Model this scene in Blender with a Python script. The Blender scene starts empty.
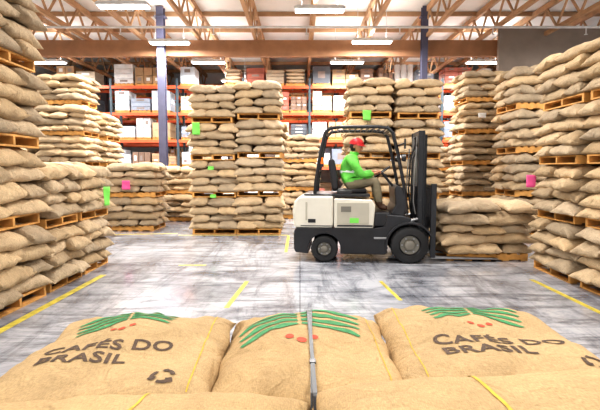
import bpy, bmesh, math, random
from mathutils import Vector, Matrix, noise, Euler
from mathutils.bvhtree import BVHTree
random.seed(7)
SC = bpy.context.scene
COL = SC.collection
try:
    SC.view_settings.view_transform = 'Standard'
    SC.view_settings.look = 'Medium High Contrast'
except Exception: pass

# ---------------------------------------------------------------- materials
def srgb(r, g, b):
    f = lambda c: ((c/255+0.055)/1.055)**2.4 if c > 10 else c/255/12.92
    return (f(r), f(g), f(b), 1)

def mat(name, col, rough=0.6, metal=0.0, var=0.12, scale=6.0, bump=0.0, bscale=40.0, emit=0.0, tint=False, coat=0.0):
    m = bpy.data.materials.new(name); m.use_nodes = True
    nt = m.node_tree; N = nt.nodes; L = nt.links
    b = N['Principled BSDF']
    b.inputs['Roughness'].default_value = rough
    b.inputs['Metallic'].default_value = metal
    if coat: b.inputs['Coat Weight'].default_value = coat
    tc = N.new('ShaderNodeTexCoord')
    n = N.new('ShaderNodeTexNoise'); n.inputs['Scale'].default_value = scale; n.inputs['Detail'].default_value = 5
    L.new(tc.outputs['Object'], n.inputs['Vector'])
    mr = N.new('ShaderNodeMapRange'); mr.inputs['From Min'].default_value = 0.3; mr.inputs['From Max'].default_value = 0.7
    mr.inputs['To Min'].default_value = 1-var; mr.inputs['To Max'].default_value = 1+var
    L.new(n.outputs['Fac'], mr.inputs['Value'])
    mx = N.new('ShaderNodeVectorMath'); mx.operation = 'SCALE'
    mx.inputs[0].default_value = col[:3]
    L.new(mr.outputs['Result'], mx.inputs['Scale'])
    out = mx.outputs[0]
    if tint:
        a = N.new('ShaderNodeAttribute'); a.attribute_name = 'tint'
        mu = N.new('ShaderNodeVectorMath'); mu.operation = 'MULTIPLY'
        L.new(out, mu.inputs[0]); L.new(a.outputs['Color'], mu.inputs[1]); out = mu.outputs[0]
    L.new(out, b.inputs['Base Color'])
    if bump:
        n2 = N.new('ShaderNodeTexNoise'); n2.inputs['Scale'].default_value = bscale; n2.inputs['Detail'].default_value = 4
        L.new(tc.outputs['Object'], n2.inputs['Vector'])
        bp = N.new('ShaderNodeBump'); bp.inputs['Strength'].default_value = bump; bp.inputs['Distance'].default_value = 0.01
        L.new(n2.outputs['Fac'], bp.inputs['Height']); L.new(bp.outputs['Normal'], b.inputs['Normal'])
    if emit:
        b.inputs['Emission Color'].default_value = col; b.inputs['Emission Strength'].default_value = emit
    return m

def burlap(name, col, weave=110, wrinkle=7, mod=(0.74, 1.2), ws=0.6):
    m = mat(name, col, rough=0.9, var=0.12, scale=5, tint=True)
    nt = m.node_tree; N = nt.nodes; L = nt.links; b = N['Principled BSDF']
    b.inputs['Specular IOR Level'].default_value = 0.2
    tc = [x for x in N if x.type == 'TEX_COORD'][0]
    hs = []
    for sc in ((weave*4, weave*0.5, weave), (weave*0.5, weave*4, weave)):
        mp = N.new('ShaderNodeMapping'); mp.inputs['Scale'].default_value = sc
        L.new(tc.outputs['Object'], mp.inputs['Vector'])
        n = N.new('ShaderNodeTexNoise'); n.inputs['Scale'].default_value = 1; n.inputs['Detail'].default_value = 1
        L.new(mp.outputs['Vector'], n.inputs['Vector']); hs.append(n)
    ad = N.new('ShaderNodeMath'); ad.operation = 'ADD'
    L.new(hs[0].outputs['Fac'], ad.inputs[0]); L.new(hs[1].outputs['Fac'], ad.inputs[1])
    w = N.new('ShaderNodeTexNoise'); w.inputs['Scale'].default_value = wrinkle; w.inputs['Detail'].default_value = 3; w.inputs['Distortion'].default_value = 1.2
    L.new(tc.outputs['Object'], w.inputs['Vector'])
    b1 = N.new('ShaderNodeBump'); b1.inputs['Strength'].default_value = ws; b1.inputs['Distance'].default_value = 0.05
    L.new(w.outputs['Fac'], b1.inputs['Height'])
    b2 = N.new('ShaderNodeBump'); b2.inputs['Strength'].default_value = 0.5; b2.inputs['Distance'].default_value = 0.003
    L.new(ad.outputs[0], b2.inputs['Height']); L.new(b1.outputs['Normal'], b2.inputs['Normal'])
    L.new(b2.outputs['Normal'], b.inputs['Normal'])
    mr = N.new('ShaderNodeMapRange'); mr.inputs['From Min'].default_value = 0.7; mr.inputs['From Max'].default_value = 1.3
    mr.inputs['To Min'].default_value = mod[0]; mr.inputs['To Max'].default_value = mod[1]
    L.new(ad.outputs[0], mr.inputs['Value'])
    src = b.inputs['Base Color'].links[0].from_socket
    v = N.new('ShaderNodeVectorMath'); v.operation = 'SCALE'
    L.new(src, v.inputs[0]); L.new(mr.outputs['Result'], v.inputs['Scale']); L.new(v.outputs[0], b.inputs['Base Color'])
    return m

M_SACK = burlap('burlap', srgb(188, 165, 134), ws=0.75)
M_SACKF = burlap('burlap_front', srgb(184, 156, 116), weave=120, wrinkle=6, mod=(0.78, 1.17), ws=0.75)
M_WOOD = mat('pallet_wood', srgb(205, 152, 84), 0.75, var=0.25, scale=9, bump=0.3)
M_BEAM = mat('glulam_wood', srgb(152, 112, 82), 0.7, var=0.15, scale=3)
M_JOIST = mat('joist_wood', srgb(176, 140, 106), 0.7, var=0.15, scale=3)
M_CEIL = mat('ceiling_panel', srgb(220, 218, 214), 0.8, var=0.06, scale=1.2)
M_WALL = mat('wall_paint', srgb(215, 217, 220), 0.8, var=0.05, scale=1)
M_PART = mat('partition_panel', srgb(136, 124, 114), 0.8, var=0.1, scale=2)
M_COLB = mat('column_blue', srgb(80, 80, 102), 0.5, var=0.1)
M_COLD = mat('column_dark', srgb(72, 62, 64), 0.6)
M_ORANGE = mat('rack_orange', srgb(218, 98, 60), 0.5, var=0.08)
M_RACKUP = mat('rack_upright', srgb(60, 74, 82), 0.5)
M_GOODS = mat('goods', (1, 1, 1, 1), 0.7, var=0.12, scale=4, tint=True)
M_BLACK = mat('black_paint', srgb(36, 36, 39), 0.35, var=0.2)
M_RUB = mat('tyre_rubber', srgb(40, 40, 41), 0.8, var=0.2, bump=0.2)
M_CREAM = mat('cream_paint', srgb(220, 215, 200), 0.35, var=0.04, coat=0.3)
M_GREYP = mat('grey_panel', srgb(182, 176, 160), 0.45, var=0.05)
M_STEEL = mat('steel', srgb(160, 160, 160), 0.35, 0.9)
M_SEAT = mat('seat_vinyl', srgb(44, 42, 44), 0.55)
M_HUB = mat('hub_paint', srgb(120, 116, 106), 0.5)
M_VEST = mat('hi_vis_green', srgb(104, 196, 76), 0.7, var=0.2, scale=10, bump=0.8, bscale=12)
M_PANTS = mat('work_trousers', srgb(142, 132, 108), 0.85, var=0.2, scale=10, bump=0.8, bscale=14)
M_BOOT = mat('boot_leather', srgb(84, 58, 42), 0.6)
M_SKIN = mat('skin', srgb(190, 132, 100), 0.55, var=0.05)
M_CAP = mat('red_shell', srgb(206, 40, 44), 0.5)
M_HAIR = mat('dark_hair', srgb(36, 28, 24), 0.6)
M_EYE = mat('eye_white', srgb(235, 232, 228), 0.3)
M_LIP = mat('lips', srgb(150, 82, 74), 0.5)
M_GREENT = mat('tag_green', srgb(124, 216, 90), 0.6, var=0.04)
M_PINKT = mat('tag_pink', srgb(232, 90, 150), 0.6, var=0.04)
M_WHITET = mat('tag_white', srgb(235, 235, 232), 0.6, var=0.04)
M_YEL = mat('floor_yellow', srgb(196, 178, 72), 0.5, var=0.4, scale=10)
M_INKG = mat('ink_green', srgb(66, 134, 84), 0.85, var=0.25, scale=40)
M_INKR = mat('ink_red', srgb(208, 78, 52), 0.85, var=0.2, scale=30)
M_INKK = mat('ink_brown', srgb(84, 66, 52), 0.85, var=0.35, scale=60)
M_INKY = mat('thread_yellow', srgb(206, 172, 64), 0.85, var=0.2, scale=30)
M_STRAP = mat('strap_black', srgb(34, 34, 36), 0.45)
M_LIGHT = mat('lamp_emission', (1, 0.98, 0.96, 1), 0.5, emit=12, var=0.01)
M_LGREY = mat('fixture_metal', srgb(200, 200, 200), 0.5)
M_AMBER = mat('amber_lens', srgb(255, 120, 20), 0.3, emit=0.4)

def floor_mat():
    m = bpy.data.materials.new('polished_concrete'); m.use_nodes = True
    nt = m.node_tree; N = nt.nodes; L = nt.links; b = N['Principled BSDF']
    tc = N.new('ShaderNodeTexCoord')
    def noi(sc, s, det=6, dist=0.0, rough=0.6, rot=0.12):
        mp = N.new('ShaderNodeMapping'); mp.inputs['Scale'].default_value = sc
        mp.inputs['Rotation'].default_value = (0, 0, rot)
        L.new(tc.outputs['Object'], mp.inputs['Vector'])
        n = N.new('ShaderNodeTexNoise'); n.inputs['Scale'].default_value = s; n.inputs['Detail'].default_value = det
        n.inputs['Distortion'].default_value = dist; n.inputs['Roughness'].default_value = rough
        L.new(mp.outputs['Vector'], n.inputs['Vector']); return n
    def ramp(src, p0, c0, p1, c1):
        r = N.new('ShaderNodeValToRGB'); e = r.color_ramp.elements
        e[0].position = p0; e[0].color = c0; e[1].position = p1; e[1].color = c1
        L.new(src, r.inputs['Fac']); return r
    a = noi((1, 1, 1), 0.7, 10, 0.6, 0.72)
    r1 = ramp(a.outputs['Fac'], 0.36, srgb(120, 122, 130), 0.56, srgb(192, 193, 198))
    s = noi((0.5, 2.6, 1), 1.3, 9, 0.9, 0.75)
    r2 = ramp(s.outputs['Fac'], 0.38, (0.38, 0.39, 0.42, 1), 0.52, (1, 1, 1, 1))
    s3 = noi((2.2, 0.4, 1), 1.1, 9, 1.0, 0.75, 0.4)
    r3 = ramp(s3.outputs['Fac'], 0.36, (0.50, 0.51, 0.54, 1), 0.51, (1, 1, 1, 1))
    def mul(x, y):
        v = N.new('ShaderNodeVectorMath'); v.operation = 'MULTIPLY'; L.new(x, v.inputs[0]); L.new(y, v.inputs[1]); return v.outputs[0]
    c = mul(mul(r1.outputs['Color'], r2.outputs['Color']), r3.outputs['Color'])
    br = N.new('ShaderNodeTexBrick'); br.offset = 0; br.inputs['Scale'].default_value = 1
    br.inputs['Color1'].default_value = (1, 1, 1, 1); br.inputs['Color2'].default_value = (1, 1, 1, 1)
    br.inputs['Mortar'].default_value = (0.5, 0.5, 0.52, 1); br.inputs['Mortar Size'].default_value = 0.008
    br.inputs['Brick Width'].default_value = 4.6; br.inputs['Row Height'].default_value = 4.6
    L.new(tc.outputs['Object'], br.inputs['Vector'])
    c = mul(c, br.outputs['Color'])
    L.new(c, b.inputs['Base Color'])
    rr = ramp(s.outputs['Fac'], 0.35, (0.26, 0.26, 0.26, 1), 0.6, (0.08, 0.08, 0.08, 1))
    L.new(rr.outputs['Color'], b.inputs['Roughness'])
    b.inputs['Specular IOR Level'].default_value = 1.0
    bp = N.new('ShaderNodeBump'); bp.inputs['Strength'].default_value = 0.05; bp.inputs['Distance'].default_value = 0.02
    L.new(a.outputs['Fac'], bp.inputs['Height']); L.new(bp.outputs['Normal'], b.inputs['Normal'])
    return m
M_FLOOR = floor_mat()

# ---------------------------------------------------------------- mesh builder
class MB:
    def __init__(s): s.v = []; s.f = []; s.m = []; s.c = []; s.mats = []
    def mi(s, m):
        if m not in s.mats: s.mats.append(m)
        return s.mats.index(m)
    def add(s, vs, fs, m, c=(1, 1, 1), M=None):
        o = len(s.v); k = s.mi(m)
        if M is not None: vs = [M @ Vector(p) for p in vs]
        s.v += [tuple(p) for p in vs]
        for f in fs:
            s.f.append([i+o for i in f]); s.m.append(k); s.c.append(c)
    def box(s, lo, hi, m, c=(1, 1, 1), M=None):
        x0, y0, z0 = lo; x1, y1, z1 = hi
        s.add([(x0,y0,z0),(x1,y0,z0),(x1,y1,z0),(x0,y1,z0),(x0,y0,z1),(x1,y0,z1),(x1,y1,z1),(x0,y1,z1)],
              [(3,2,1,0),(4,5,6,7),(0,1,5,4),(1,2,6,5),(2,3,7,6),(3,0,4,7)], m, c, M)
    def bar(s, p, q, w, h, m, c=(1, 1, 1), up=(0, 0, 1)):
        p = Vector(p); q = Vector(q); d = (q-p); Ln = d.length; d.normalize()
        up = Vector(up)
        if abs(d.dot(up)) > 0.98: up = Vector((1, 0, 0))
        sd = d.cross(up).normalized(); u = sd.cross(d).normalized()
        M = Matrix((( d.x, sd.x, u.x, p.x), (d.y, sd.y, u.y, p.y), (d.z, sd.z, u.z, p.z), (0,0,0,1)))
        s.box((0, -w/2, -h/2), (Ln, w/2, h/2), m, c, M)
    def tube(s, pts, rs, m, seg=12, cap=True, c=(1, 1, 1)):
        pts = [Vector(p) for p in pts]
        if not isinstance(rs, (list, tuple)): rs = [rs]*len(pts)
        vs = []; fs = []
        ref = None
        for i, p in enumerate(pts):
            d = (pts[min(i+1, len(pts)-1)]-pts[max(i-1, 0)]).normalized()
            if ref is None: ref = d.orthogonal().normalized()
            ref = (ref-d*ref.dot(d)).normalized()
            b = d.cross(ref)
            for k in range(seg):
                a = 2*math.pi*k/seg
                vs.append(p+(ref*math.cos(a)+b*math.sin(a))*rs[i])
        for i in range(len(pts)-1):
            for k in range(seg):
                k2 = (k+1) % seg
                fs.append((i*seg+k, i*seg+k2, (i+1)*seg+k2, (i+1)*seg+k))
        if cap:
            fs.append(tuple(reversed(range(seg)))); fs.append(tuple((len(pts)-1)*seg+k for k in range(seg)))
        s.add(vs, fs, m, c)
    def lathe(s, prof, center, m, axis='Y', seg=32, c=(1, 1, 1)):
        cx, cy, cz = center; vs = []; fs = []; n = len(prof)
        for k in range(seg):
            a = 2*math.pi*k/seg; ca, sa = math.cos(a), math.sin(a)
            for r, t in prof:
                if axis == 'Y': vs.append((cx+r*ca, cy+t, cz+r*sa))
                elif axis == 'Z': vs.append((cx+r*ca, cy+r*sa, cz+t))
                else: vs.append((cx+t, cy+r*ca, cz+r*sa))
        for k in range(seg):
            k2 = (k+1) % seg
            for i in range(n-1): fs.append((k*n+i, k*n+i+1, k2*n+i+1, k2*n+i))
        s.add(vs, fs, m, c)
    def prism(s, poly, y0, y1, m, c=(1, 1, 1)):
        n = len(poly)
        vs = [(x, y0, z) for x, z in poly]+[(x, y1, z) for x, z in poly]
        fs = [tuple(range(n)), tuple(reversed(range(n, 2*n)))]+[((i+1) % n, i, n+i, n+(i+1) % n) for i in range(n)]
        s.add(vs, fs, m, c)
    def ell(s, c0, r, m, seg=16, rings=10, M=None, c=(1,1,1), fn=None):
        vs = []; fs = []
        for j in range(rings+1):
            th = math.pi*j/rings
            for k in range(seg):
                ph = 2*math.pi*k/seg
                d = Vector((math.sin(th)*math.cos(ph), math.sin(th)*math.sin(ph), math.cos(th)))
                p = Vector((d.x*r[0], d.y*r[1], d.z*r[2]))
                if fn: p = fn(p, d)
                p = (M @ p if M is not None else p) + Vector(c0)
                vs.append(p)
        for j in range(rings):
            for k in range(seg):
                k2 = (k+1) % seg
                fs.append((j*seg+k, (j+1)*seg+k, (j+1)*seg+k2, j*seg+k2))
        s.add(vs, fs, m, c)
    def mesh(s, name, smooth=False, recalc=True):
        me = bpy.data.meshes.new(name)
        me.from_pydata(s.v, [], s.f)
        for m in s.mats: me.materials.append(m)
        me.polygons.foreach_set('material_index', s.m)
        if smooth: me.polygons.foreach_set('use_smooth', [True]*len(s.f))
        ca = me.color_attributes.new('tint', 'FLOAT_COLOR', 'CORNER')
        buf = []
        for f, c in zip(s.f, s.c): buf += [c[0], c[1], c[2], 1.0]*len(f)
        ca.data.foreach_set('color', buf)
        if recalc:
            bm = bmesh.new(); bm.from_mesh(me); bmesh.ops.recalc_face_normals(bm, faces=bm.faces); bm.to_mesh(me); bm.free()
        me.update(); return me
    def obj(s, name, parent=None, loc=(0, 0, 0), smooth=False, bevel=0, recalc=True):
        o = bpy.data.objects.new(name, s.mesh(name, smooth, recalc)); COL.objects.link(o)
        o.location = loc
        if parent: o.parent = parent
        if bevel:
            b = o.modifiers.new('bevel', 'BEVEL'); b.width = bevel; b.segments = 2; b.limit_method = 'ANGLE'; b.angle_limit = 0.6
        return o

def empty(name, loc=(0, 0, 0)):
    e = bpy.data.objects.new(name, None); COL.objects.link(e); e.location = loc; e.empty_display_size = 0.2
    return e

# ---------------------------------------------------------------- sacks
def sack_geo(a, b, h, nu, nv, seed, wr=0.006, M=None, pw=3.4, drape=None, ear=0.06, fine=1.0):
    vt = {}; vs = []; fs = []
    off = Vector((seed*3.17, seed*1.31, seed*7.7))
    def P(i, j, side):
        u = math.sin(math.pi/2*(-1+2*i/nu)); v = math.sin(math.pi/2*(-1+2*j/nv))
        T = max(0, 1-abs(u)**pw)**0.5*max(0, 1-abs(v)**pw)**0.42
        x = a*u*(1-ear+ear*abs(v)**6); y = b*v*(0.95+0.05*abs(u)**6)
        n1 = noise.noise(Vector((u*1.3, v*1.6, 0))+off)
        n2 = noise.noise(Vector((x*14, y*9, side*3.0))+off)*fine
        n3 = noise.noise(Vector((u*7, v*1.4, side*2+5))+off)*abs(v)**(2 if fine == 1 else 5)
        n4 = noise.noise(Vector((u*1.4, v*9, side*2+9))+off)*abs(u)**(3 if fine == 1 else 5)
        z = side*h*T*(1+0.16*n1) + side*T*(wr*n2+wr*2.4*n3+wr*1.5*n4) + 0.22*h*n1
        x += 0.02*noise.noise(Vector((v*2.3, 4, side))+off)*(a/0.22); y += 0.02*noise.noise(Vector((u*2.3, 9, side))+off)
        return Vector((x, y, z))
    def idx(i, j, side):
        if i in (0, nu) or j in (0, nv): side = 0
        k = (i, j, side)
        if k not in vt:
            vt[k] = len(vs)
            p = P(i, j, side)
            if M is not None: p = M @ p
            if drape: p = drape(p)
            vs.append(p)
        return vt[k]
    for i in range(nu):
        for j in range(nv):
            fs.append((idx(i,j,1), idx(i+1,j,1), idx(i+1,j+1,1), idx(i,j+1,1)))
            fs.append((idx(i,j+1,-1), idx(i+1,j+1,-1), idx(i+1,j,-1), idx(i,j,-1)))
    return vs, fs

def pallet(mb, X=1.2, Y=1.06, z0=0.0):
    for y in (-Y/2+0.025, 0, Y/2-0.025):
        mb.box((-X/2, y-0.02, z0+0.02), (X/2, y+0.02, z0+0.11), M_WOOD, (.85, .85, .85))
    n = 8
    for i in range(n):
        x = -X/2+0.05+(X-0.1)*i/(n-1); t = random.uniform(0.8, 1.1)
        mb.box((x-0.048, -Y/2, z0+0.11), (x+0.048, Y/2, z0+0.132), M_WOOD, (t, t, t))
    for i in range(5):
        x = -X/2+0.05+(X-0.1)*i/4; t = random.uniform(0.8, 1.1)
        mb.box((x-0.048, -Y/2, z0), (x+0.048, Y/2, z0+0.02), M_WOOD, (t, t, t))
    for i in range(6):
        x = -X/2+0.04+(X-0.08)*i/5
        for y in (-Y/2+0.025, Y/2-0.025):
            mb.box((x-0.035, y-0.024, z0+0.02), (x+0.035, y+0.024, z0+0.11), M_WOOD, (.8, .8, .8))

PITCH = 0.185
def make_load(seed, layers=4):
    random.seed(seed*101+5)
    mb = MB(); pallet(mb)
    flip0 = seed % 2
    for k in range(layers):
        z = 0.132+PITCH*(k+0.5)
        fl = (k+flip0) % 2
        bags = [(-0.43, -0.215, 0), (0, -0.215, 0), (0.43, -0.215, 0), (-0.325, 0.36, 90), (0.325, 0.36, 90)]
        for (bx, by, r) in bags:
            if fl: bx, by = -bx, -by
            bx += random.uniform(-0.04, 0.04); by += random.uniform(-0.045, 0.045)
            M = Matrix.Translation((bx, by, z+random.uniform(-0.012, 0.016))) @ Matrix.Rotation(math.radians(r+random.uniform(-8, 8)+(180 if random.random()<.5 else 0)), 4, 'Z') @ Matrix.Rotation(random.uniform(-0.06, 0.06), 4, 'X')@ Matrix.Rotation(random.uniform(-0.07, 0.07), 4, 'Y')
            def drape(p):
                ex = max(0, abs(p.x)-0.5); ey = max(0, abs(p.y)-0.44)
                p.z -= 0.22*ex+0.22*ey
                if p.z < 0.137: p.z = 0.137
                return p
            vs, fs = sack_geo(0.232*random.uniform(.95, 1.09), 0.385*random.uniform(.95, 1.08), PITCH*0.5*random.uniform(1.1, 1.24), 16, 22, random.random()*50, 0.013, M, drape=drape)
            t = random.uniform(0.74, 1.14); w = random.uniform(-0.08, 0.08)
            mb.add(vs, fs, M_SACK, (t*(1+w*.5), t, t*(1-w)))
    me = mb.mesh('pallet_load', smooth=False)
    k = me.materials.find('burlap')
    sm = [p.material_index == k for p in me.polygons]
    me.polygons.foreach_set('use_smooth', sm)
    return me
LOADS = [make_load(i) for i in range(7)]
LOAD5 = make_load(11, 5)
H4 = 0.132+PITCH*4+0.012

def stack(x, y, n, sz=1.0, rot=0, sx=1.0, sy=1.0, loads=None, name='coffee_sack_stack', top=1.0):
    e = empty(name, (x, y, 0))
    z = 0.002
    for i in range(n):
        me = random.choice(loads or LOADS)
        o = bpy.data.objects.new('pallet_load_%d' % (i+1), me); COL.objects.link(o); o.parent = e
        o.location = (random.uniform(-0.03, 0.03), random.uniform(-0.03, 0.03), z)
        o.rotation_euler = (0, 0, math.radians(rot+random.choice((0, 180))+random.uniform(-2, 2)))
        t = top if i == n-1 else 1.0
        s = (sx*t, sy*t, sz) if rot == 0 else (sy*t, sx*t, sz)
        o.scale = s
        z += (H4 if me is not LOAD5 else H4+PITCH)*sz
    return e

random.seed(3)
# left aisle row
for yy in (2.8, 4.02, 5.24): stack(-3.82, yy, 4, 1.04)
for yy in (6.33, 7.33): stack(-3.82, yy, 2, 0.93, sy=0.86)
# left background
stack(-6.4, 13.1, 5, 0.93, top=.94); stack(-6.65, 15.2, 4, 0.93)
stack(-4.3, 12.3, 2, 0.97); stack(-5.65, 10.6, 2, 0.97)
stack(-3.75, 14.5, 2, 0.93); stack(-8.0, 13.1, 5, 0.9)
# centre
stack(-2.08, 11.8, 4, 1.01, rot=90, top=.93); stack(-0.98, 11.8, 4, 1.04, rot=90, top=.95)
stack(-0.05, 15.2, 3, 1.0)
# behind the forklift
stack(1.62, 11.2, 4, 1.03, rot=90, sx=.93, top=.95); stack(2.68, 11.2, 4, 1.02, rot=90, sx=.93, top=.95)
stack(2.1, 15.3, 4, 0.9)
# right background
stack(4.98, 13.1, 5, 0.95, top=.94); stack(5.35, 10.9, 4, 1.09, top=.95); stack(4.85, 14.9, 3, 0.85); stack(6.8, 12.0, 4, 1.0)
# right aisle row
for yy in (3.2, 4.42, 5.64, 6.86): stack(4.37, yy, 4, 0.935)
# load being picked up by the truck
ld = stack(3.27, 8.5, 1, 0.95, sx=1.16, loads=[LOAD5], name='pallet_of_coffee_sacks')

# ---------------------------------------------------------------- foreground
for xx in (-0.70, 0.72):
    for yy in (0.83, 1.98):
        stack(xx, yy, 1, 0.73, sx=1.07)

BV = []
def big_sack(x, y, z, a, b, h, rot, seed, tint, pw=5.0):
    e = MB()
    M = Matrix.Rotation(math.radians(rot), 4, 'Z')
    vs, fs = sack_geo(a, b, h, 70, 90, seed, 0.016, M, pw=pw, ear=0.03, fine=0.45)
    e.add(vs, fs, M_SACKF, tint)
    o = e.obj('coffee_sack', loc=(x, y, z), smooth=True)
    bvh = BVHTree.FromPolygons([v+Vector((x, y, z)) for v in vs], fs)
    BV.append(bvh)
    return o, bvh
S_L, bL = big_sack(-0.765, 1.97, 0.748, 0.435, 0.52, 0.095, 3, 3.0, (1.0, 1.0, 1.0))
S_C, bC = big_sack(0.03, 1.98, 0.755, 0.375, 0.51, 0.105, 0, 8.0, (1.02, 1.0, 0.97))
S_R, bR = big_sack(0.83, 2.01, 0.765, 0.435, 0.52, 0.105, -2, 5.0, (1.0, 1.0, 1.0))
S_BL, bBL = big_sack(-0.60, 1.13, 0.805, 0.36, 0.66, 0.105, 91, 12.0, (1.03, 1.02, 1.0))
S_BR, bBR = big_sack(0.70, 1.16, 0.840, 0.38, 0.66, 0.120, 92, 14.0, (1.03, 1.02, 1.0))

def hit(x, y, bvhs):
    z = -1
    for b in bvhs:
        r = b.ray_cast(Vector((x, y, 2.0)), Vector((0, 0, -1)))
        if r[0] is not None: z = max(z, r[0].z)
    return z

def project(name, tris_verts, faces, m, parent, bvhs, off=0.0035, edge=0.02):
    """flat xy geometry in world coords -> draped onto the sack"""
    bm = bmesh.new()
    vv = [bm.verts.new((p[0], p[1], 0)) for p in tris_verts]
    for f in faces:
        try: bm.faces.new([vv[i] for i in f])
        except Exception: pass
    bmesh.ops.triangulate(bm, faces=bm.faces)
    for _ in range(4):
        le = [e for e in bm.edges if e.calc_length() > edge]
        if not le: break
        bmesh.ops.subdivide_edges(bm, edges=le, cuts=1)
        bmesh.ops.triangulate(bm, faces=[f for f in bm.faces if len(f.verts) > 3])
    for v in bm.verts:
        z = hit(v.co.x, v.co.y, bvhs)
        v.co.z = (z if z > 0 else 0.7)+off
    bmesh.ops.recalc_face_normals(bm, faces=bm.faces)
    me = bpy.data.meshes.new(name); bm.to_mesh(me); bm.free(); me.materials.append(m)
    o = bpy.data.objects.new(name, me); COL.objects.link(o)
    if parent:
        o.parent = parent; o.matrix_parent_inverse = Matrix.Translation(-parent.location)
    return o

def text_flat(s, size, M, bold=0.0):
    cu = bpy.data.curves.new('t', 'FONT'); cu.body = s; cu.size = size; cu.align_x = 'LEFT'; cu.offset = bold; cu.resolution_u = 3
    cu.space_character = 1.05
    o = bpy.data.objects.new('t', cu); COL.objects.link(o)
    bpy.context.view_layer.update()
    dg = bpy.context.evaluated_depsgraph_get()
    me = bpy.data.meshes.new_from_object(o.evaluated_get(dg))
    vs = [M @ v.co for v in me.vertices]; fs = [tuple(p.vertices) for p in me.polygons]
    bpy.data.objects.remove(o); bpy.data.curves.remove(cu)
    return vs, fs

def stripe_geo(pts, widths):
    vs = []; fs = []
    for i, p in enumerate(pts):
        a = Vector(pts[max(0, i-1)]); b = Vector(pts[min(len(pts)-1, i+1)]); d = (b-a).normalized(); n = Vector((-d.y, d.x))
        vs += [Vector(p)+n*widths[i]/2, Vector(p)-n*widths[i]/2]
    for i in range(len(pts)-1): fs.append((2*i, 2*i+1, 2*i+3, 2*i+2))
    return vs, fs

def logo(parent, bvhs, cx, cy, rot, sx, sy, nb=4):
    R = Matrix.Translation((cx, cy, 0)) @ Matrix.Rotation(math.radians(rot), 4, 'Z') @ Matrix.Diagonal((sx, sy, 1, 1))
    allv = []; allf = []
    for side in (-1, 1):
        for i in range(nb):
            pts = []; ws = []
            for k in range(21):
                s = k/20
                L = 0.25-0.010*i
                x = side*(0.008+L*s)
                base = 0.17-0.078*i*(0.62+0.38*min(1, s*2.5))
                if side < 0:
                    y = base+0.045*math.sin(math.pi*min(1, s*1.15))-0.10*s*s-0.02*s
                else:
                    y = base+0.050*math.sin(math.pi*s*1.25)-0.03*s*s
                pts.append(Vector((x, y))); ws.append(0.040*(0.35+0.70*math.sin(math.pi*min(1, s*0.80+0.15))))
            vs, fs = stripe_geo(pts, ws)
            o = len(allv); allv += [R @ Vector((v.x, v.y, 0)) for v in vs]; allf += [tuple(i2+o for i2 in f) for f in fs]
    project('printed_leaf_logo', allv, allf, M_INKG, parent, bvhs)
    allv = []; allf = []
    for (bx, by, br) in ((-0.045, -0.165, 0.017), (0.0, -0.195, 0.019), (0.048, -0.16, 0.017)):
        o = len(allv)
        allv += [R @ Vector((bx+br*math.cos(t*math.pi/8), by+br*1.4*math.sin(t*math.pi/8), 0)) for t in range(16)]
        allf.append(tuple(range(o, o+16)))
    project('printed_red_beans', allv, allf, M_INKR, parent, bvhs)

def lettering(parent, bvhs, x, y, rot, sc=1.0):
    R = Matrix.Translation((x, y, 0)) @ Matrix.Rotation(math.radians(rot), 4, 'Z')
    for i, (t, ox, oy) in enumerate((('CAFÉS DO', 0, 0), ('BRASIL', 0.01, -0.120))):
        M = R @ Matrix.Translation((ox*sc, oy*sc, 0)) @ Matrix.Diagonal((1.08, 1.12, 1, 1))
        vs, fs = text_flat(t, 0.105*sc, M, 0.0022)
        project('printed_lettering_%d' % (i+1), vs, fs, M_INKK, parent, bvhs, off=0.003)

def recycle(parent, bvhs, x, y, r):
    allv = []; allf = []
    for k in range(3):
        a0 = math.radians(120*k+15); pts = []; ws = []
        for j in range(9):
            a = a0+math.radians(95)*j/8
            pts.append(Vector((x+r*math.cos(a), y+1.3*r*math.sin(a)))); ws.append(r*0.5 if j < 6 else r*0.95*(8-j)/2+0.001)
        vs, fs = stripe_geo(pts, ws); o = len(allv)
        allv += [Vector((v.x, v.y, 0)) for v in vs]; allf += [tuple(i+o for i in f) for f in fs]
    project('printed_recycle_mark', allv, allf, M_INKK, parent, bvhs)

logo(S_L, [bL], -0.84, 2.23, 9, 0.90, 0.72)
lettering(S_L, [bL], -1.06, 1.85, 8, 0.96)
recycle(S_L, [bL], -0.50, 1.64, 0.036)
logo(S_C, [bC], 0.0, 2.12, 2, 1.12, 1.10)
logo(S_R, [bR], 0.86, 2.28, -4, 0.94, 0.72)
lettering(S_R, [bR], 0.57, 1.92, -2, 1.02)
recycle(S_R, [bR], 1.12, 1.72, 0.034)
def thread(parent, bv, p, q, w=0.010):
    n = 40; pts = [Vector((p[0]+(q[0]-p[0])*i/n, p[1]+(q[1]-p[1])*i/n)) for i in range(n+1)]
    vs, fs = stripe_geo(pts, [w]*(n+1))
    project('yellow_thread', [Vector((v.x, v.y, 0)) for v in vs], fs, M_INKY, parent, bv, off=0.003, edge=0.04)
thread(S_L, [bL], (-0.40, 1.58), (-0.44, 2.45), 0.005)
thread(S_BL, [bBL], (-0.50, 0.82), (-0.48, 1.45), 0.009); thread(S_BR, [bBR], (0.58, 0.82), (0.55, 1.48), 0.012)
thread(S_C, [bC], (0.33, 1.6), (0.33, 2.44), 0.004); thread(S_R, [bR], (0.47, 1.58), (0.49, 2.46), 0.004)

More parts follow.
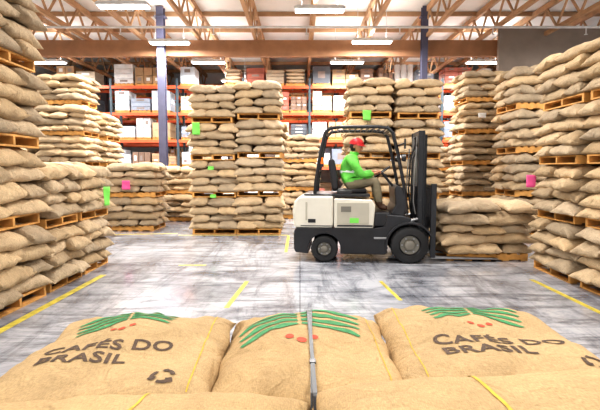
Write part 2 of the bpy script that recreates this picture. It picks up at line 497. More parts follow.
def strap(x0, y0, x1, y1, w=0.016):
    n = 90; vs = []; fs = []
    d = Vector((x1-x0, y1-y0)).normalized(); nn = Vector((-d.y, d.x))
    zs = []
    for i in range(n+1):
        s = i/n; x = x0+(x1-x0)*s; y = y0+(y1-y0)*s
        zs.append(max(hit(x, y, BV), 0.66)+0.006)
    for _ in range(30):
        zs = [zs[0]]+[max(zs[i], (zs[i-1]+zs[i+1])/2) for i in range(1, n)]+[zs[-1]]
    for i in range(n+1):
        s = i/n; x = x0+(x1-x0)*s; y = y0+(y1-y0)*s
        for sg, dz in ((1, 0), (1, 0.003), (-1, 0.003), (-1, 0)):
            vs.append((x+nn.x*w/2*sg, y+nn.y*w/2*sg, zs[i]+dz))
    for i in range(n):
        for k in range(4):
            k2 = (k+1) % 4; fs.append((4*i+k, 4*i+k2, 4*i+4+k2, 4*i+4+k))
    mb = MB(); mb.add(vs, fs, M_STRAP)
    mb.obj('binding_strap')
strap(0.057, 0.80, 0.040, 2.46, 0.015); strap(0.028, 1.0, 0.060, 2.46, 0.008)
strap(1.16, 1.5, 1.30, 2.20, 0.010)
mb = MB()
z = hit(0.045, 1.72, BV)
mb.box((0.036, 1.70, z+0.004), (0.060, 1.735, z+0.012), M_BLACK); mb.obj('strap_buckle', bevel=0.002)

# ---------------------------------------------------------------- room
X0, X1, Y0, Y1, ZC = -13.0, 13.0, -5.0, 27.0, 6.95
def slab(name, lo, hi, m):
    mb = MB(); mb.box(lo, hi, m); return mb.obj(name)
slab('floor', (X0, Y0, -0.2), (X1, Y1, 0), M_FLOOR)
slab('ceiling', (X0, Y0, ZC), (X1, Y1, ZC+0.15), M_CEIL)
slab('wall_back', (X0, Y1, 0), (X1, Y1+0.2, ZC), M_WALL)
slab('wall_left', (X0-0.2, Y0, 0), (X0, Y1, ZC), M_WALL)
slab('wall_right', (X1, Y0, 0), (X1+0.2, Y1, ZC), M_WALL)
slab('wall_partition', (6.5, 15.6, 0), (X1, 15.75, 6.2), M_PART)

tb = MB()
Ya, Yb = Y0, Y1
tb.box((-0.05, Ya, 6.72), (0.05, Yb, 6.90), M_JOIST); tb.box((-0.05, Ya, 5.90), (0.05, Yb, 6.02), M_JOIST)
y = Ya+0.1; up = True
while y < Yb-0.7:
    tb.bar((0, y, 6.0 if up else 6.74), (0, y+0.62, 6.74 if up else 6.0), 0.05, 0.06, M_JOIST); up = not up; y += 0.62
tme = tb.mesh('roof_truss')
xx = -1.5-1.9*5
while xx < 12.6:
    o = bpy.data.objects.new('roof_truss', tme); COL.objects.link(o); o.location = (xx, 0, 0); xx += 1.9
pb = MB(); y = Y0+0.6
while y < Y1:
    pb.box((X0, y-0.03, 6.80), (X1, y+0.03, 6.945), M_JOIST); y += 1.9
pb.obj('ceiling_purlins')
for yy in (4.0, 16.2):
    g = MB(); g.box((X0, yy-0.11, 5.36), (X1, yy+0.11, 5.895), M_BEAM); g.obj('glulam_beam', bevel=0.01)
g = MB(); g.box((X0, 24.3, 5.5), (X1, 24.5, 5.895), M_BEAM); g.obj('glulam_beam', bevel=0.01)
g = MB(); g.tube([(X0, 14.4, 5.82), (X1, 14.4, 5.82)], 0.035, M_LGREY, 10)
for i in range(9):
    x = -11+2.8*i; g.tube([(x, 14.4, 5.82), (x, 14.4, 5.62)], 0.02, M_LGREY, 8); g.lathe([(0.0, 0), (0.05, 0.0), (0.05, 0.012), (0, 0.012)], (x, 14.4, 5.6), M_LGREY, 'Z', 12)
g.obj('sprinkler_pipe')

def column(x, y, w, m, top=5.9, name='steel_column'):
    mb = MB(); t = 0.03
    mb.box((x-w/2, y-w/2, 0), (x+w/2, y-w/2+t, top), m); mb.box((x-w/2, y+w/2-t, 0), (x+w/2, y+w/2, top), m)
    mb.box((x-w*.32, y-w/2+t, 0), (x+w*.32, y+w/2-t, top), m)
    mb.box((x-w*.8, y-w*.8, 0), (x+w*.8, y+w*.8, 0.03), m)
    mb.box((x-w*.8, y-w*.6, top-0.35), (x+w*.8, y+w*.6, top-0.3), m)
    mb.obj(name, bevel=0.004)
column(-4.62, 15.9, 0.24, M_COLB, 6.9); column(4.12, 15.85, 0.2, M_COLB, 6.9)
column(-9.25, 22.4, 0.26, M_COLD); column(-3.3, 24.4, 0.3, M_COLD); column(3.35, 24.4, 0.3, M_COLD); column(8.9, 24.4, 0.3, M_COLD)

def fixture(x, y, z=5.62, ln=1.3, power=260, light=True):
    e = empty('ceiling_light', (x, y, z))
    mb = MB()
    mb.prism([(-ln/2, 0.0), (ln/2, 0.0), (ln/2, 0.05), (ln/2-0.08, 0.09), (-ln/2+0.08, 0.09), (-ln/2, 0.05)], -0.17, 0.17, M_LGREY)
    mb.obj('housing', e)
    t = MB()
    for yy in (-0.11, -0.037, 0.037, 0.11): t.tube([(-ln/2+0.04, yy, -0.018), (ln/2-0.04, yy, -0.018)], 0.016, M_LIGHT, 10)
    t.obj('tubes', e)
    w = MB()
    for xx in (-ln*.35, ln*.35): w.tube([(xx, 0, 0.08), (xx, 0, 6.9-z)], 0.008, M_LGREY, 6)
    w.obj('hangers', e)
    for nm, k, rz, dz in (('lamp', 1.0, 0, -0.05), ('ceiling_fill', 0.12, math.pi, 0.12)):  # second, upward area light is an added fill that brightens the ceiling
        l = bpy.data.lights.new(nm, 'AREA'); l.shape = 'RECTANGLE'; l.size = ln; l.size_y = 0.4; l.energy = power*k; l.color = (1, 0.985, 0.96)
        lo = bpy.data.objects.new(nm, l); COL.objects.link(lo); lo.parent = e; lo.location = (0, 0, dz); lo.rotation_euler = (rz, 0, 0)
for (x, y, p) in ((-4.4, 12.0, 290), (0.5, 12.3, 310), (9.0, 12.2, 270), (-9.3, 12.2, 270), (-4.2, 15.4, 270), (2.3, 15.3, 270), (-9.6, 18.2, 400), (-3.5, 18.2, 400), (1.8, 18.2, 400), (7.0, 18.2, 400),  # rightmost fixture is added out of view to keep up the light level
               (-3.0, 22.0, 360), (5.0, 22.0, 360), (-5.5, 7.0, 260), (0.3, 7.5, 260), (6.0, 7.0, 260), (-3.0, 2.0, 150), (3.0, 2.0, 150), (-1.5, -3, 150), (3.5, -3, 150)):
    fixture(x, y, power=p)

fm = MB()
def ln(x0, y0, x1, y1, w=0.09): fm.bar((x0, y0, 0.002), (x1, y1, 0.002), w, 0.003, M_YEL)
ln(-2.95, 1.0, -2.95, 6.9, 0.09); ln(3.33, 1.0, 3.33, 6.6, 0.07)
ln(-0.845, 5.25, -0.75, 6.5, 0.06); ln(1.22, 5.55, 1.14, 6.5, 0.05); ln(-2.0, 7.6, -1.55, 7.6, 0.06)
ln(-0.27, 8.8, -0.27, 11.0, 0.06); ln(-5.4, 11.0, -3.0, 11.35, 0.08); ln(-2.9, 11.05, -0.3, 11.05, 0.07)
fm.obj('floor_marking')

# ---------------------------------------------------------------- racks with goods
def rack(yc, xa, xb, levels, seed, top=5.9, depth=1.05, name='pallet_rack'):
    random.seed(seed)
    e = empty(name, (0, yc, 0)); up = MB(); bm_ = MB(); gd = MB()
    bay = 2.75; n = int((xb-xa)/bay)
    for i in range(n+1):
        x = xa+i*bay
        for yy in (-depth/2, depth/2): up.box((x-0.045, yy-0.04, 0), (x+0.045, yy+0.04, top), M_RACKUP)
        z = 0.2
        f = True
        while z < top-0.7:
            up.bar((x, -depth/2 if f else depth/2, z), (x, depth/2 if f else -depth/2, z+0.6), 0.03, 0.03, M_RACKUP); z += 0.6; f = not f
    for z in levels:
        for i in range(n):
            x = xa+i*bay
            for yy in (-depth/2-0.02, depth/2+0.02): bm_.box((x+0.045, yy-0.03, z-0.12), (x+bay-0.045, yy+0.03, z), M_ORANGE)
            for q in range(6): bm_.box((x+0.2+q*0.45, -depth/2, z-0.03), (x+0.26+q*0.45, depth/2, z-0.001), M_STEEL)
    pal = [(0.42, 0.27, 0.15), (0.50, 0.34, 0.20), (0.75, 0.75, 0.76), (0.80, 0.82, 0.85), (0.58, 0.64, 0.72), (0.70, 0.74, 0.80), (0.14, 0.10, 0.08), (0.28, 0.18, 0.13), (0.30, 0.34, 0.42), (0.60, 0.50, 0.38), (0.42, 0.14, 0.10), (0.10, 0.11, 0.13)]
    for li, z in enumerate([0.0]+list(levels)):
        for i in range(n):
            x = xa+i*bay+0.12
            while x < xa+(i+1)*bay-0.6:
                w = random.choice((0.6, 0.75, 0.8, 1.1)); w = min(w, xa+(i+1)*bay-0.1-x)
                if random.random() < 0.97:
                    for sxx in range(5): gd.box((x+sxx*(w-.1)/4, -0.48, z+0.09), (x+sxx*(w-.1)/4+.1, 0.48, z+0.11), M_WOOD)
                    for sy in (-0.45, 0, 0.4): gd.box((x, sy, z+0.003), (x+w, sy+0.05, z+0.09), M_WOOD)
                    c = random.choice(pal); kind = random.random(); hh = random.uniform(0.45, 0.82)
                    if kind < 0.90:
                        nx = random.choice((1, 2, 3)); nz = random.choice((1, 2, 3, 4))
                        for a in range(nx):
                            for b in range(nz):
                                t = random.uniform(0.7, 1.1); cc = tuple(q*t for q in c)
                                if b == nz-1 and nz > 1 and random.random() < 0.2: continue
                                gd.box((x+w*a/nx+0.012, -0.45, z+0.113+hh*b/nz), (x+w*(a+1)/nx-0.012, 0.45, z+0.100+hh*(b+1)/nz), M_GOODS, cc)
                                if random.random() < 0.5: gd.box((x+w*a/nx+w/nx*.3, -0.454, z+0.113+hh*b/nz+hh/nz*.3), (x+w*a/nx+w/nx*.7, -0.4505, z+0.113+hh*b/nz+hh/nz*.7), M_GOODS, random.choice(((0.8, 0.8, 0.78), (.25, .2, .18))))
                    elif kind < 0.94:
                        for q in range(3):
                            cx = x+w*(q+.5)/3; r = w/6.3
                            gd.lathe([(0, 0), (r, 0), (r*1.03, .03), (r, hh*.33), (r*1.03, hh*.35), (r, hh*.37), (r, hh*.97), (r*.9, hh), (0, hh)], (cx, -0.28, z+0.112), M_GOODS, 'Z', 14, c)
                    else:
                        for b in range(4):
                            vs, fs = sack_geo(w*0.5, 0.45, 0.09, 8, 8, random.random()*9, 0.005, Matrix.Translation((x+w/2, 0, z+0.2+0.15*b)))
                            gd.add(vs, fs, M_GOODS, (0.60, 0.48, 0.34))
                x += w+0.07
    up.obj('uprights', e); bm_.obj('beams', e); gd.obj('stored_goods', e)
rack(20.2, -10.6, 9.0, (1.65, 2.78, 3.9, 5.0), 5, top=5.3)
rack(23.4, -12.0, 12.0, (1.65, 2.78, 3.9, 5.0), 9, top=5.4)

def tag(x, y, z, w, h, m, rz=0, name='paper_tag'):
    mb = MB(); n = 6; vs = []; fs = []
    for i in range(n+1):
        for j in range(n+1):
            u = i/n-.5; v = j/n-.5
            vs.append((u*w, 0.012*math.cos(v*5+u*3)-0.01, v*h))
    for i in range(n):
        for j in range(n): a = i*(n+1)+j; fs.append((a, a+n+1, a+n+2, a+1))
    mb.add(vs, fs, m)
    o = mb.obj(name, loc=(x, y, z), smooth=True); o.rotation_euler = (0, 0, math.radians(rz))
    s = o.modifiers.new('t', 'SOLIDIFY'); s.thickness = 0.002
def T(px, py, Y, w, h, m, rz=0):
    tag((px-300)/467*Y, Y, 1.6-(py-168)/467*Y, w, h, m, rz)
T(106, 196, 7.45, 0.11, 0.30, M_GREENT, 60)
T(197, 129, 11.08, 0.18, 0.28, M_GREENT)
T(366, 116, 10.5, 0.20, 0.22, M_GREENT, 20); T(211, 168, 11.1, 0.14, 0.08, M_GREENT)
T(126, 185, 11.6, 0.20, 0.22, M_PINKT); T(155, 172, 13.8, 0.12, 0.2, M_GREENT)
T(531, 181, 7.55, 0.14, 0.2, M_PINKT, -20); T(480, 116, 12.35, 0.2, 0.12, M_WHITET); T(213, 196, 11.1, 0.14, 0.08, M_GREENT)

# ---------------------------------------------------------------- forklift
FY = 8.44
F = empty('forklift', (0.08, FY, 0))
F.rotation_euler = (0, 0, math.radians(-5)); F.scale = (1.065, 1.03, 1.03)
HW = 0.56
def arc(cx, cz, r, a0, a1, n=10): return [(cx+r*math.cos(math.radians(a0+(a1-a0)*i/n)), cz+r*math.sin(math.radians(a0+(a1-a0)*i/n))) for i in range(n+1)]
RW = (0.36, 0.215, 0.215); FW = (1.70, 0.30, 0.30)
poly = [(-0.10, 0.16), (0.09, 0.14)]+arc(RW[0], 0.215, 0.26, 195, -15, 14)+[(0.65, 0.14), (1.32, 0.14)]+arc(FW[0], 0.30, 0.36, 200, 90, 10)+[(1.72, 0.74), (1.60, 0.78), (1.34, 0.80), (1.30, 0.60), (1.12, 0.57), (-0.10, 0.57), (-0.13, 0.50), (-0.13, 0.22)]
c = MB(); c.prism(poly, -HW+0.02, HW-0.02, M_BLACK); c.obj('chassis', F, bevel=0.015)
poly = [(-0.13, 0.575), (0.50, 0.575), (0.50, 1.10), (0.02, 1.10), (-0.06, 1.08), (-0.12, 1.0), (-0.15, 0.85)]
c = MB(); c.prism(poly, -HW, HW, M_CREAM); c.obj('counterweight', F, bevel=0.035)
c = MB(); c.prism([(0.51, 0.575), (1.13, 0.575), (1.16, 0.95), (1.10, 1.04), (0.51, 1.06)], -HW+0.01, HW-0.01, M_CREAM); c.obj('battery_cover', F, bevel=0.02)
c = MB(); c.box((0.56, -HW-0.002, 0.64), (1.06, -HW+0.012, 0.99), M_GREYP); c.box((0.56, -HW-0.006, 0.60), (1.12, -HW+0.012, 0.625), M_BLACK)
c.box((-0.02, -HW-0.004, 0.60), (0.50, -HW+0.004, 0.615), M_BLACK); c.box((0.06, -HW-0.004, 0.7), (0.09, -HW+0.004, 1.0), M_GREYP)
c.obj('side_panels', F, bevel=0.004)
c = MB(); c.box((0.76, -HW-0.008, 0.66), (0.90, -HW-0.001, 0.74), M_GREENT); c.box((0.62, -HW-0.006, 0.84), (0.78, -HW, 0.93), M_HUB); c.box((0.10, -HW-0.006, 0.66), (0.22, -HW, 0.72), M_BLACK)
c.obj('decals', F)
c = MB(); c.box((0.03, -HW+0.03, 1.085), (1.08, HW-0.03, 1.13), M_BLACK); c.box((0.56, -HW+0.06, 1.12), (0.80, -HW+0.20, 1.19), M_SEAT); c.obj('hood', F, bevel=0.015)
c = MB(); c.prism([(1.40, 0.80), (1.62, 0.74), (1.66, 1.00), (1.58, 1.24), (1.50, 1.28), (1.46, 1.22), (1.48, 0.95)], -HW+0.08, HW-0.08, M_BLACK)
c.prism([(1.14, 0.60), (1.40, 0.60), (1.40, 0.83), (1.14, 0.83)], -HW+0.05, HW-0.05, M_BLACK)
c.obj('cowl', F, bevel=0.02)
c = MB(); c.box((1.14, -HW-0.01, 0.40), (1.34, -HW+0.10, 0.43), M_STEEL); c.obj('step', F, bevel=0.005)
for s in (-1, 1):
    c = MB(); o_ = arc(FW[0], 0.30, 0.385, 25, 190, 14); i_ = arc(FW[0], 0.30, 0.350, 190, 25, 14)
    c.prism(o_+i_, s*0.36 if s > 0 else -HW-0.02, HW+0.02 if s > 0 else -0.36, M_BLACK); c.obj('fender', F, bevel=0.006)
def wheel(cx, cz, r, yc, w, side, name):
    c = MB(); h = w/2
    c.lathe([(r*0.58, -h), (r*0.90, -h), (r*0.97, -h*0.85), (r, -h*0.5), (r, h*0.5), (r*0.97, h*0.85), (r*0.90, h), (r*0.58, h)], (cx, yc, cz), M_RUB, 'Y', 40)
    for sd in (-1, 1):
        c.lathe([(r*0.60, sd*h*0.98), (r*0.56, sd*h*0.8), (r*0.50, sd*h*0.65)], (cx, yc, cz), M_BLACK, 'Y', 32)
        c.lathe([(r*0.50, sd*h*0.65), (r*0.30, sd*h*0.55), (r*0.26, sd*h*0.9), (r*0.18, sd*h*1.0), (0, sd*h*1.0)], (cx, yc, cz), M_HUB, 'Y', 32)
        for k in range(6):
            a = k*math.pi/3; x = cx+r*0.4*math.cos(a); z = cz+r*0.4*math.sin(a)
            c.tube([(x, yc+sd*h*0.5, z), (x, yc+sd*h*0.78, z)], 0.014, M_STEEL, 6)
    for k in range(24):
        a = 2*math.pi*k/24; R = Matrix.Translation((cx, yc, cz)) @ Matrix.Rotation(-a, 4, 'Y')
        c.box((r-0.012, -h*0.8, -0.012), (r+0.004, h*0.8, 0.004), M_RUB, M=R)
    o = c.obj(name, F)
    for p in o.data.polygons: p.use_smooth = True
    m_ = o.modifiers.new('es', 'EDGE_SPLIT'); m_.split_angle = 0.7
wheel(RW[0], 0.22, 0.215, -HW+0.10, 0.18, -1, 'rear_wheel_near'); wheel(RW[0], 0.22, 0.215, HW-0.10, 0.18, 1, 'rear_wheel_far')
wheel(FW[0], 0.305, 0.30, -HW+0.09, 0.22, -1, 'drive_wheel_near'); wheel(FW[0], 0.305, 0.30, HW-0.09, 0.22, 1, 'drive_wheel_far')
c = MB(); GH = 2.22
for s in (-1, 1):
    y = s*(HW-0.10)
    c.tube([(0.20, y, 1.10), (0.22, y, 1.35), (0.30, y, 1.85), (0.36, y, 2.12), (0.44, y, 2.20), (0.60, y, GH)], 0.028, M_BLACK, 10)
    c.tube([(0.60, y, GH), (1.20, y, GH), (1.34, y, GH-0.02), (1.42, y, 2.12), (1.50, y, 1.80), (1.60, y, 1.30), (1.66, y, 0.80)], 0.028, M_BLACK, 10)
for x in [0.46+i*0.098 for i in range(10)]: c.bar((x, -HW+0.10, GH), (x, HW-0.10, GH), 0.022, 0.035, M_BLACK)
c.tube([(0.38, -HW+.10, 2.15), (0.38, HW-.10, 2.15)], 0.028, M_BLACK); c.tube([(1.38, -HW+.10, 2.17), (1.38, HW-.10, 2.17)], 0.028, M_BLACK)
c.tube([(0.24, -HW+.10, 1.5), (0.24, HW-.10, 1.5)], 0.018, M_BLACK)
c.obj('overhead_guard', F, smooth=False)
c = MB(); c.lathe([(0, 0), (0.045, 0), (0.045, 0.02), (0.038, 0.03), (0.034, 0.09), (0.02, 0.11), (0, 0.112)], (0.30, -0.35, 1.62), M_AMBER, 'Z', 16); c.box((0.26, -0.46, 1.57), (0.34, -0.30, 1.62), M_BLACK); c.obj('beacon', F)
c = MB()
for s in (-1, 1):
    c.lathe([(0, 0.0), (0.05, 0.0), (0.065, 0.05), (0.06, 0.06), (0, 0.065)], (1.56, s*0.46, 1.72), M_BLACK, 'X', 16); c.lathe([(0, 0.068), (0.055, 0.066)], (1.56, s*0.46, 1.72), M_EYE, 'X', 16)
c.tube([(1.50, -0.46, 1.92), (1.60, -0.52, 1.95)], 0.01, M_BLACK, 8); c.box((1.59, -0.58, 1.86), (1.61, -0.48, 2.02), M_BLACK)
c.obj('work_lamps', F)
c = MB()
for s in (-1, 1):
    for (x, yy, zt, w) in ((1.88, 0.36, 2.16, 0.10), (1.93, 0.29, 2.10, 0.09)):
        y = s*yy
        c.box((x-w/2, y-0.012, 0.07), (x+w/2, y+0.012, zt), M_BLACK); c.box((x-w/2, y-0.035, 0.07), (x-w/2+0.015, y+0.035, zt), M_BLACK); c.box((x+w/2-0.015, y-0.035, 0.07), (x+w/2, y+0.035, zt), M_BLACK)
    c.tube([(1.84, s*0.20, 0.15), (1.84, s*0.20, 1.25)], 0.035, M_BLACK, 12); c.tube([(1.84, s*0.20, 1.25), (1.84, s*0.20, 2.08)], 0.022, M_STEEL, 12)
    c.tube([(1.50, s*0.40, 0.62), (1.84, s*0.38, 0.72)], 0.03, M_STEEL, 10)
    for q in range(26): c.box((1.955, s*0.10-0.012, 0.5+q*0.055), (1.967, s*0.10+0.012, 0.54+q*0.055), M_STEEL)
    c.tube([(1.80, s*0.40, 1.9), (1.77, s*0.41, 1.5), (1.76, s*0.41, 1.0), (1.80, s*0.40, 0.8)], 0.012, M_STEEL, 8)
for z in (0.12, 0.95, 2.08): c.box((1.84, -0.38, z), (1.90, 0.38, z+0.08), M_BLACK)
for z in (0.35, 1.4, 2.0): c.box((1.92, -0.3, z), (1.96, 0.3, z+0.06), M_BLACK)
c.tube([(1.78, -0.30, 0.8), (1.74, -0.30, 1.2), (1.76, -0.28, 1.7), (1.86, -0.26, 2.02)], 0.014, M_RUB, 8); c.tube([(1.78, 0.0, 0.8), (1.74, 0.0, 1.2), (1.76, 0.0, 1.7), (1.86, 0.0, 2.02)], 0.014, M_RUB, 8)
c.obj('mast', F, bevel=0.003)
c = MB()
for z in (0.20, 0.58): c.box((2.03, -0.50, z), (2.08, 0.50, z+0.09), M_BLACK)
for s in (-1, 1): c.box((1.95, s*0.23-0.02, 0.15), (2.04, s*0.23+0.02, 0.75), M_BLACK)
for i in range(9):
    y = -0.50+i*0.125; c.box((2.05, y-0.012, 0.62), (2.075, y+0.012, 1.24), M_BLACK)
c.box((2.045, -0.52, 1.22), (2.08, 0.52, 1.27), M_BLACK); c.box((2.045, -0.52, 0.66), (2.08, 0.52, 0.70), M_BLACK)
c.box((2.02, -0.53, 0.10), (2.10, -0.46, 1.30), M_BLACK); c.box((2.02, 0.46, 0.10), (2.10, 0.53, 1.30), M_BLACK)
c.obj('carriage', F, bevel=0.004)
c = MB()
for s in (-1, 1):
    y = s*0.26; c.prism([(2.08, 0.045), (3.10, 0.045), (3.14, 0.055), (3.10, 0.065), (2.16, 0.085), (2.13, 0.11), (2.12, 0.68), (2.08, 0.68)], y-0.05, y+0.05, M_STEEL)
c.obj('forks', F)
c = MB(); c.prism([(0.55, 1.13), (1.02, 1.13), (1.05, 1.17), (1.02, 1.215), (0.62, 1.19), (0.55, 1.20)], -0.24, 0.24, M_SEAT); c.obj('seat_cushion', F, bevel=0.03)
c = MB(); c.prism([(0.48, 1.17), (0.58, 1.19), (0.55, 1.50), (0.50, 1.70), (0.44, 1.72), (0.40, 1.66), (0.44, 1.40)], -0.23, 0.23, M_SEAT); c.obj('seat_back', F, bevel=0.03)
c = MB(); c.tube([(1.50, 0.0, 1.22), (1.30, 0.0, 1.47)], 0.022, M_BLACK)
ctr = Vector((1.29, 0.0, 1.48)); ax = Vector((-0.6, 0, 0.8)).normalized(); u = Vector((0, 1, 0)); v = ax.cross(u)
c.tube([ctr+(u*math.cos(a)+v*math.sin(a))*0.165 for a in [2*math.pi*i/28 for i in range(29)]], 0.013, M_BLACK, 8, cap=False)
for a in (0.3, 2.4, 4.5): c.tube([ctr, ctr+(u*math.cos(a)+v*math.sin(a))*0.165], 0.009, M_BLACK, 6)
for y in (0.22, 0.28, 0.34): c.tube([(1.46, y, 1.24), (1.38, y, 1.42)], 0.008, M_STEEL, 6); c.ell((1.38, y, 1.43), (0.018,)*3, M_BLACK, 10, 6)
c.obj('steering_wheel', F)

# ---------------------------------------------------------------- operator
OP = empty('forklift_operator', F.location[:])
OP.rotation_euler = F.rotation_euler; OP.scale = (1.05, 1.03, 1.03)
def skin_body():
    V = [(.76,0,1.30),(.755,0,1.42),(.78,0,1.56),(.81,0,1.68),(.835,0,1.76),(.86,0,1.84)]
    R = [(.17,.18),(.165,.175),(.18,.19),(.145,.155),(.08,.08),(.055,.055)]
    E = [(0,1),(1,2),(2,3),(3,4),(4,5)]; seg = ['t']*5
    def add(p, r, frm, t):
        V.append(p); R.append((r, r)); E.append((frm, len(V)-1)); seg.append(t); return len(V)-1
    for s in (-1, 1):
        a = add((.80, s*.16, 1.705), .090, 3, 't'); a = add((.81, s*.22, 1.665), .085, a, 't')
        el = (0.97, s*.29, 1.43) if s < 0 else (.99, s*.27, 1.44)
        a = add((.885, s*.26, 1.55), .074, a, 't'); a = add(el, .064, a, 't')
        wr = (1.165, -.17, 1.455) if s < 0 else (1.18, .14, 1.49)
        m_ = tuple((el[i]+wr[i])/2 for i in range(3)); a = add(m_, .056, a, 't'); a = add(wr, .038, a, 't')
        h = add((.80, s*.105, 1.275), .115, 0, 'l'); k_ = add((1.0, s*.14, 1.315), .102, h, 'l'); kn = add((1.20, s*.17, 1.34), .085, k_, 'l')
        cf = add((1.235, s*.17, 1.14), .075, kn, 'l'); an = add((1.27, s*.16, .95), .058, cf, 'l')
        hl = add((1.28, s*.16, .895), .052, an, 'b'); add((1.40, s*.175, .875), .042, hl, 'b')
    me = bpy.data.meshes.new('b'); me.from_pydata(V, E, []); o = bpy.data.objects.new('b', me); COL.objects.link(o)
    md = o.modifiers.new('s', 'SKIN'); md.use_smooth_shade = True
    bpy.context.view_layer.update()
    try:
        sv = me.skin_vertices[0].data
    except Exception:
        bm = bmesh.new(); bm.from_mesh(me); bm.verts.layers.skin.verify(); bm.to_mesh(me); bm.free(); sv = me.skin_vertices[0].data
    for i, r in enumerate(R): sv[i].radius = r
    sv[0].use_root = True
    sb = o.modifiers.new('ss', 'SUBSURF'); sb.levels = 3; sb.render_levels = 3
    bpy.context.view_layer.update()
    dg = bpy.context.evaluated_depsgraph_get(); nm = bpy.data.meshes.new_from_object(o.evaluated_get(dg))
    bpy.data.objects.remove(o)
    nm.materials.clear()
    for m_ in (M_VEST, M_PANTS, M_BOOT, M_WHITET): nm.materials.append(m_)
    VV = [Vector(p) for p in V]
    for p in nm.polygons:
        c0 = p.center; best = (9, 't')
        for (i, j), t in zip(E, seg):
            a, b = VV[i], VV[j]; d = b-a; tt = max(0, min(1, (c0-a).dot(d)/d.length_squared)); q = (a+d*tt-c0).length-0.5*(R[i][0]*(1-tt)+R[j][0]*tt)
            if q < best[0]: best = (q, t)
        arm = best[1] == 't' and (c0.x > 0.96 or abs(c0.y) > 0.20)
        waist = 1.315+0.25*(c0.x-0.75)
        if arm: p.material_index = 0
        elif c0.z > waist and c0.x < 0.97: p.material_index = 0
        elif c0.z < 0.98: p.material_index = 2
        else: p.material_index = 1
        if not arm and c0.x < 0.98 and 1.475 < c0.z < 1.51 and abs(c0.y) < 0.2: p.material_index = 3
        p.use_smooth = True
    ob = bpy.data.objects.new('body', nm); COL.objects.link(ob); ob.parent = OP
    return ob
skin_body()
HS = 1.08
Mh = Matrix.Rotation(math.radians(-28), 4, 'Z') @ Matrix.Rotation(math.radians(10), 4, 'Y') @ Matrix.Scale(HS, 4)
hc = Vector((.885, -0.005, 1.930))
def headfn(p, d):
    if d.z < 0: p.x *= 1-0.10*(-d.z); p.y *= 1-0.30*(-d.z)**1.5; p.x += 0.018*(-d.z)
    if d.x > 0:
        g = math.exp(-((d.y/0.22)**2))
        p.x += 0.004*g
        for ey in (-0.36, 0.36):
            p.x -= 0.010*math.exp(-(((d.y-ey)/0.16)**2+((d.z-0.02)/0.13)**2))
        p.x += 0.006*math.exp(-((d.z-0.2)/0.1)**2)*math.exp(-(d.y/0.6)**2)
        p.x += 0.008*math.exp(-((d.z+0.85)/0.15)**2)*math.exp(-(d.y/0.4)**2)
    return p
c = MB(); c.ell(hc, (.095, .076, .118), M_SKIN, 32, 24, Mh, fn=headfn)
def hp(x, y, z): return hc+Mh @ Vector((x, y, z))
c.tube([hp(.092, 0, .012), hp(.103, 0, -.008), hp(.113, 0, -.026), hp(.100, 0, -.034)], [.006, .009, .013, .007], M_SKIN, 10)
for s in (-1, 1):
    c.ell(hp(.083, s*.029, .004), (.012,)*3, M_EYE, 12, 8); c.ell(hp(.0935, s*.029, .004), (.005,)*3, M_HAIR, 8, 6)
    c.tube([hp(.093, s*.014, .022), hp(.094, s*.03, .027), hp(.084, s*.045, .022)], .004, M_HAIR, 6)
    c.ell(hp(0, s*.077, -.008), (.018, .009, .030), M_SKIN, 12, 8, Mh)
c.tube([hp(.088, -.022, -.060), hp(.097, 0, -.058), hp(.088, .022, -.060)], [.003, .006, .003], M_LIP, 8)
c.tube([Vector((.85, 0, 1.78)), Vector((.872, 0, 1.88))], [.054, .050], M_SKIN, 16)
c.obj('head', OP, smooth=True, recalc=True)
c = MB()
c.ell(hp(-.018, 0, -.002), (.088, .081, .105), M_HAIR, 24, 16, Mh); c.obj('hair', OP, smooth=True)
c = MB()
vs = []; fs = []; n = 24; rr = 8
for j in range(rr+1):
    th = (math.pi/2*1.03)*j/rr
    for k in range(n):
        ph = 2*math.pi*k/n; vs.append(hp(.118*math.sin(th)*math.cos(ph)-.006, .100*math.sin(th)*math.sin(ph), .030+.105*math.cos(th)))
for j in range(rr):
    for k in range(n): k2 = (k+1) % n; fs.append((j*n+k, (j+1)*n+k, (j+1)*n+k2, j*n+k2))
c.add(vs, fs, M_CAP)
vs = []; fs = []
for i in range(13):
    a = math.radians(-62+124*i/12)
    for q in range(4):
        r = 1+0.42*q/3*math.cos(a*1.25)
        for dz in (0, .005): vs.append(hp(.116*math.cos(a)*r-.006, .098*math.sin(a)*(1+.1*q/3), .031-.012*q/3*math.cos(a)-.010*abs(math.sin(a))*q/3+dz))
for i in range(12):
    for q in range(3):
        a = (i*4+q)*2; b = ((i+1)*4+q)*2
        fs += [(a, b, b+2, a+2), (a+1, a+3, b+3, b+1)]
    a = (i*4+3)*2; b = ((i+1)*4+3)*2; fs.append((a, b, b+1, a+1))
c.add(vs, fs, M_CAP)
c.obj('hard_hat', OP, smooth=True)
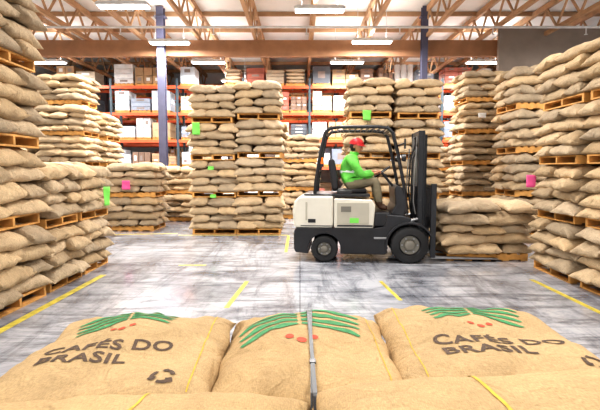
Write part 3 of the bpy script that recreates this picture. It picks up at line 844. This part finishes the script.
c = MB(); c.lathe([(.060, -.02), (.078, -.01), (.076, .035), (.066, .045), (.058, .035), (.055, 0)], (.850, 0, 1.79), M_VEST, 'Z', 20)
c.obj('collar', OP, smooth=True)
def hand(wr, tgt, side, name):
    wr = Vector(wr); tgt = Vector(tgt); f = (tgt-wr).normalized()
    up = (ax - f*ax.dot(f)).normalized(); sd = f.cross(up)*side
    c = MB(); B = Matrix((( f.x, sd.x, up.x), (f.y, sd.y, up.y), (f.z, sd.z, up.z))).to_4x4()
    def W(a, b, d): return wr+f*a+sd*b+up*d
    c.tube([wr-f*.03, wr, W(.02, 0, 0)], [.030, .029, .028], M_SKIN, 14)
    c.ell(W(.052, 0, 0.004), (.050, .042, .017), M_SKIN, 18, 12, B)
    for k, (b, l) in enumerate(((-.030, .9), (-.010, 1.0), (.010, .95), (.029, .76))):
        c.tube([W(.07, b, .006), W(.094, b*1.05, .012), W(.094+.026*l, b*1.08, .004), W(.094+.030*l, b*1.08, -.018*l), W(.094+.012*l, b*1.05, -.032*l), W(.094+.004, b*1.05, -.034*l)], [.0095, .0095, .0088, .0083, .0075, .005], M_SKIN, 10)
    c.tube([W(.025, -.030, 0), W(.048, -.050, -.006), W(.075, -.056, -.016), W(.092, -.046, -.026), W(.100, -.038, -.03)], [.013, .0125, .011, .010, .006], M_SKIN, 10)
    c.obj(name, OP, smooth=True)
hand((1.165, -.17, 1.455), ctr+u*(-0.9*0.165)+Vector((0,0,0.01)), 1, 'hand_near')
hand((1.18, .14, 1.49), ctr+u*(0.9*0.165)+Vector((0, 0, .015)), -1, 'hand_far')

# ---------------------------------------------------------------- world + camera
w = bpy.data.worlds.new('world'); SC.world = w; w.use_nodes = True
bg = w.node_tree.nodes['Background']; bg.inputs['Color'].default_value = (0.94, 0.97, 1.0, 1); bg.inputs['Strength'].default_value = 1.15
cam = bpy.data.cameras.new('camera'); co = bpy.data.objects.new('camera', cam); COL.objects.link(co)
cam.lens = 28; cam.sensor_width = 36; cam.clip_start = 0.05; cam.clip_end = 100
co.location = (0, 0, 1.6); co.rotation_euler = (math.radians(90-4.53), 0, 0)
SC.camera = co
